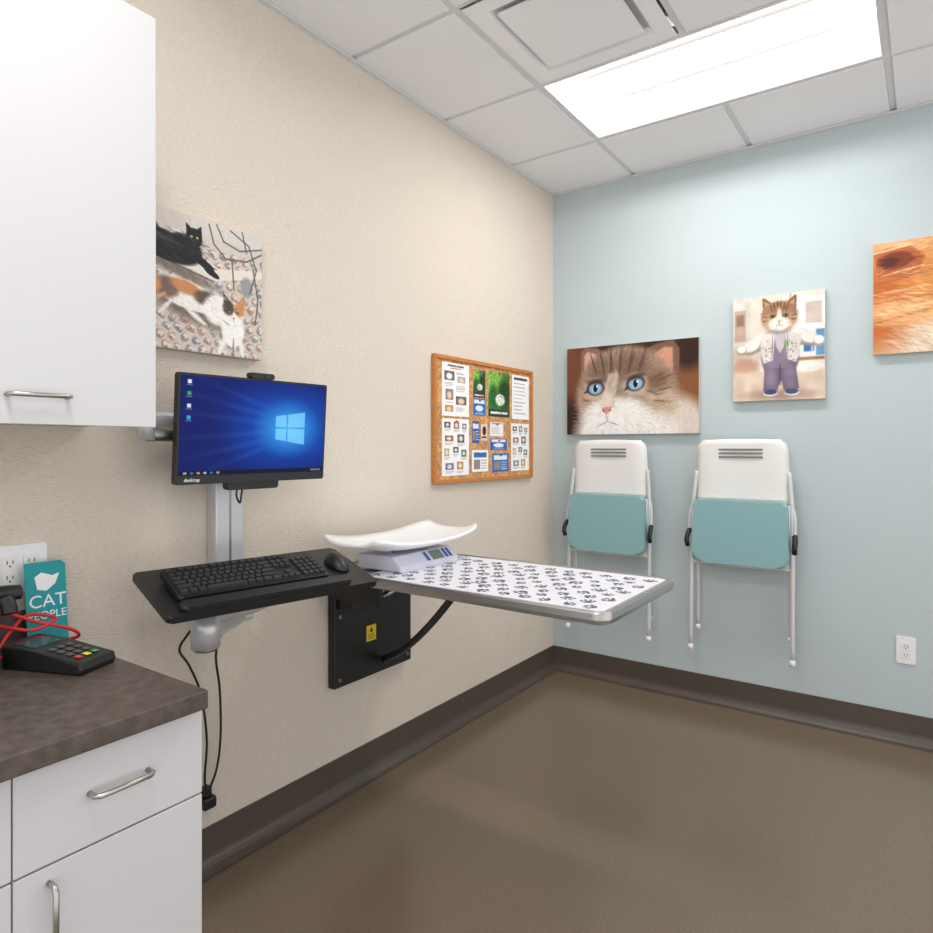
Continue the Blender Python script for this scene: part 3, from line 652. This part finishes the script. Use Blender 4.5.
for r in range(6):
    x=-.052+r*.0195+(.003 if r else -.002)
    if r==5: ws=[1.25,1.25,1.25,6,1.25,1.25,1.5,1.5]
    elif r==0: ws=[1]*1+[-.6]+[1]*4+[-.35]+[1]*4+[-.35]+[1]*4
    else: ws=[[],[1]*13+[2],[1.5]+[1]*12+[1.5],[1.75]+[1]*11+[2.25],[2.25]+[1]*10+[2.75]][r]
    y=-.207; tot=sum(abs(w_) for w_ in ws); sc_=15*u/tot
    for w_ in ws:
        if w_>0: key(x,y+w_*sc_/2,.0092,w_*sc_/2)
        y+=abs(w_)*sc_
    for k in range(3):
        if r in (0,1,2,5) or (r==4 and k==1): key(x,.082+k*u,.0092,.0092)
    for k in range(4):
        if r>0: key(x,.146+k*.0178,.0092,.0089)
frombm('keys',bm,M_KEY,g)
MW=TW@Matrix.Translation((0.0,.240,.0))
g=group('computer_mouse',mw=MW)
bm=bmesh.new(); bmesh.ops.create_uvsphere(bm,u_segments=24,v_segments=14,radius=1)
for v in bm.verts: v.co=Vector((v.co.x*.052,v.co.y*.03*(1+.12*v.co.x),max(0,v.co.z)*.034*(1-.25*v.co.x)+.001))
frombm('shell',bm,M_BLK,g,True)
cyl('wheel',(-.028,-.003,.026),(-.028,.003,.026),.008,M_STEELD,g,seg=16)

# monitor
g=group('computer_monitor',(.185,-2.194,1.325),(0,.067,-.066)); w,h=.245,.15
prism('bezel',rrect(-w,-h,w,h,.005),-.022,.0,M_BLK,g,axis='x',bev=.002)
prism('rear_housing',rrect(-w*.6,-h*.75,w*.6,h*.6,.02),-.036,-.02,M_BLK,g,axis='x',bev=.006)
p=Pic(300,180,(6,30,116),1.68)
r_=np.sqrt(((p.u-.72)*1.5)**2+((p.v-.5)*1.15)**2)
p.blend(np.clip(1.0-r_*1.25,0,1),(10,96,206)); p.blend(np.clip(.85-r_*2.1,0,1),(80,196,255))
for sgn in (-1,1):
    for k in range(3):
        c0=.5+sgn*(.04+.07*k); sl=sgn*(.15+.22*k)
        p.blend(np.clip(.2-np.abs((p.v-c0)-(.62-p.u)*sl)*5,0,.2)*np.clip((.64-p.u)*8,0,1),(60,150,240))
p.blend(np.clip((.42-p.u)*1.5,0,.55),(5,20,84)); p.blend(np.clip((p.v-.75)*1.8,0,.5),(5,28,104)); p.blend(np.clip((.2-p.v)*2,0,.4),(5,24,96))
p.blur(4)
for pts in ([(.62,.37),(.70,.35),(.70,.49),(.62,.49)],[(.71,.347),(.84,.315),(.84,.49),(.71,.49)],[(.62,.505),(.70,.505),(.70,.645),(.62,.625)],[(.71,.505),(.84,.505),(.84,.685),(.71,.65)]): p.poly(pts,(130,215,255),.8)
for (iu,iv,c) in ((.05,.06,(230,230,240)),(.05,.18,(60,160,90)),(.05,.30,(220,220,230)),(.05,.42,(60,160,220))): p.rect(iu-.013,iv-.02,iu+.013,iv+.02,c); p.rect(iu-.018,iv+.03,iu+.018,iv+.037,(220,220,230),.7)
p.rect(0,.95,1,1,(10,16,34)); 
for k in range(6): p.rect(.03+k*.04,.962,.05+k*.04,.988,[(200,220,240),(60,140,220),(230,190,90)][k%3],.8)
p.rect(.9,.962,.98,.985,(180,190,200),.6)
panel('display',p,(.0008,-w+.006,h-.006),(0,2*w-.012,0),(0,0,-(2*h-.030)),M_VS,g)
text('brand_label','desktop',.014,M_WHT,g,face_px((.0008,-w+.045,-h+.012)))
prism('stand_mount',rrect(-.09,-h-.022,.08,-h+.01,.006),-.03,-.006,M_BLKM,g,axis='x',bev=.003)
prism('webcam',rrect(-.035,h,.045,h+.017,.006),-.018,.006,M_BLK,g,axis='x',bev=.003)
cyl('webcam_lens',(.006,.02,h+.009),(.008,.02,h+.009),.005,M_DARKSCR,g,seg=16)
tube('cable_loop',[(-.02,-.05,-h-.01),(-.005,-.06,-h-.04),(-.01,-.045,-h-.06),(-.02,-.035,-h-.035),(-.02,-.03,-h-.01)],.003,M_BLK,g)

# hanging power cords
g=group('power_cord',(0,-2.25,.25))
tube('cord_1',[(.12,-.12,.52),(.10,-.14,.47),(.05,-.08,.40),(.03,-.03,.30),(.03,-.01,.16),(.035,-.02,.05),(.02,-.005,-.01)],.0035,M_BLK,g)
tube('cord_2',[(.12,-.02,.50),(.09,-.02,.42),(.05,.02,.30),(.04,.03,.16),(.035,.02,.06),(.02,.0,-.01)],.0035,M_BLK,g)
box('plug',(.001,-.02,-.055),(.035,.022,-.02),M_BLK,g,bev=.006); box('plug_upper',(.001,-.012,-.02),(.028,.01,.01),M_BLK,g,bev=.004)

# ================================================================ COUNTER ITEMS
g=group('payment_terminal',(.235,-2.755,.80),(0,0,math.radians(22)))
prof_=[(-.10,0),(.10,0),(.105,.012),(.10,.026),(-.02,.045),(-.10,.052)]
prism('body',prof_,-.05,.05,M_BLK,g,axis='y',bev=.006,seg=3)
def onslope(x0,x1,y0,y1,m,n_,lift=.001):
    f=lambda x:(.026+(.10-x)/.12*.019 if x>-.02 else .045+(-.02-x)/.08*.007)+lift
    quads(n_,[((x0,y0,f(x0)),(x1,y0,f(x1)),(x1,y1,f(x1)),(x0,y1,f(x0)))],m,g)
onslope(-.085,-.025,-.035,.035,M_DARKSCR,'screen')
M_TK=mat('terminal_key',(80,82,85),.5); M_GRK=mat('key_green',(40,150,70),.5)
for r in range(4):
    for c in range(3):
        m_=M_TK
        if r==3: m_=[M_RED,M_YEL,M_GRK][c]
        x=.0+r*.022; y=-.03+c*.022
        onslope(x,x+.014,y,y+.014,m_,'key_%d_%d'%(r,c),.0022)
g=group('red_cable',(.12,-2.80,.80))
tube('loop_1',[(-.05,-.05,.10),(-.04,-.0,.10),(-.02,.06,.07),(.0,.12,.045),(-.01,.14,.02),(-.04,.08,.012),(-.03,-.0,.01),(.0,-.03,.01)],.0038,M_RED,g)
tube('loop_2',[(-.05,-.05,.085),(-.03,-.01,.075),(.0,.04,.06),(-.03,.10,.07),(-.05,.05,.085),(-.02,.0,.06),(.0,-.03,.03)],.0038,M_RED,g)
g=group('teal_brochure',(.052,-2.70,.80),(0,-.10,0))
prism('card',[(-.045,0),(.045,0),(.045,.19),(.035,.20),(-.045,.20)],-.002,.002,M_TEALC,g,axis='x')
text('title','CAT',.042,M_WHT,g,face_px((.0025,.002,.105))); text('subtitle','PEOPLE',.026,M_WHT,g,face_px((.0025,0,.072)))
prism('drawing',[(-.02,.135),(.0,.13),(.02,.145),(.03,.17),(.015,.165),(-.01,.175),(-.025,.165)],.0022,.003,M_WHT,g,axis='x')
g=group('desk_phone',(.12,-2.945,.80))
prism('body',[(-.08,0),(.09,0),(.09,.03),(-.05,.115),(-.08,.115)],-.09,.09,M_BLK,g,axis='y',bev=.006)
tube('handset',[(-.02,-.09,.13),(-.03,-.04,.148),(-.03,.05,.152),(-.03,.13,.150),(-.03,.170,.146)],(.014,.018),M_BLK,g)
tube('handset_cup',[(-.02,.135,.14),(-.01,.14,.12),(-.005,.14,.105)],.017,M_BLK,g)
for r in range(4):
    for c in range(3): box('key_%d_%d'%(r,c),(.0+r*.018,-.0+c*.02,.083-r*.011),(.012+r*.018,.014+c*.02,.089-r*.011),M_KEY,g)

# ================================================================ LIGHT / CAMERA
w_=bpy.data.worlds.new('world'); sc.world=w_; w_.use_nodes=True; w_.node_tree.nodes['Background'].inputs[0].default_value=(1.,.99,.975,1); w_.node_tree.nodes['Background'].inputs[1].default_value=1.35
cam=bpy.data.cameras.new('camera'); co=bpy.data.objects.new('camera',cam); COL.objects.link(co)
co.location=(1.791,-3.422,1.277); co.rotation_euler=(math.radians(90),0,math.radians(35.1))
cam.sensor_width=36; cam.lens=36*660/933; cam.shift_y=-(466.5-447)/933; cam.clip_start=.02
sc.camera=co
sc.view_settings.view_transform='Standard'; sc.view_settings.look='None'
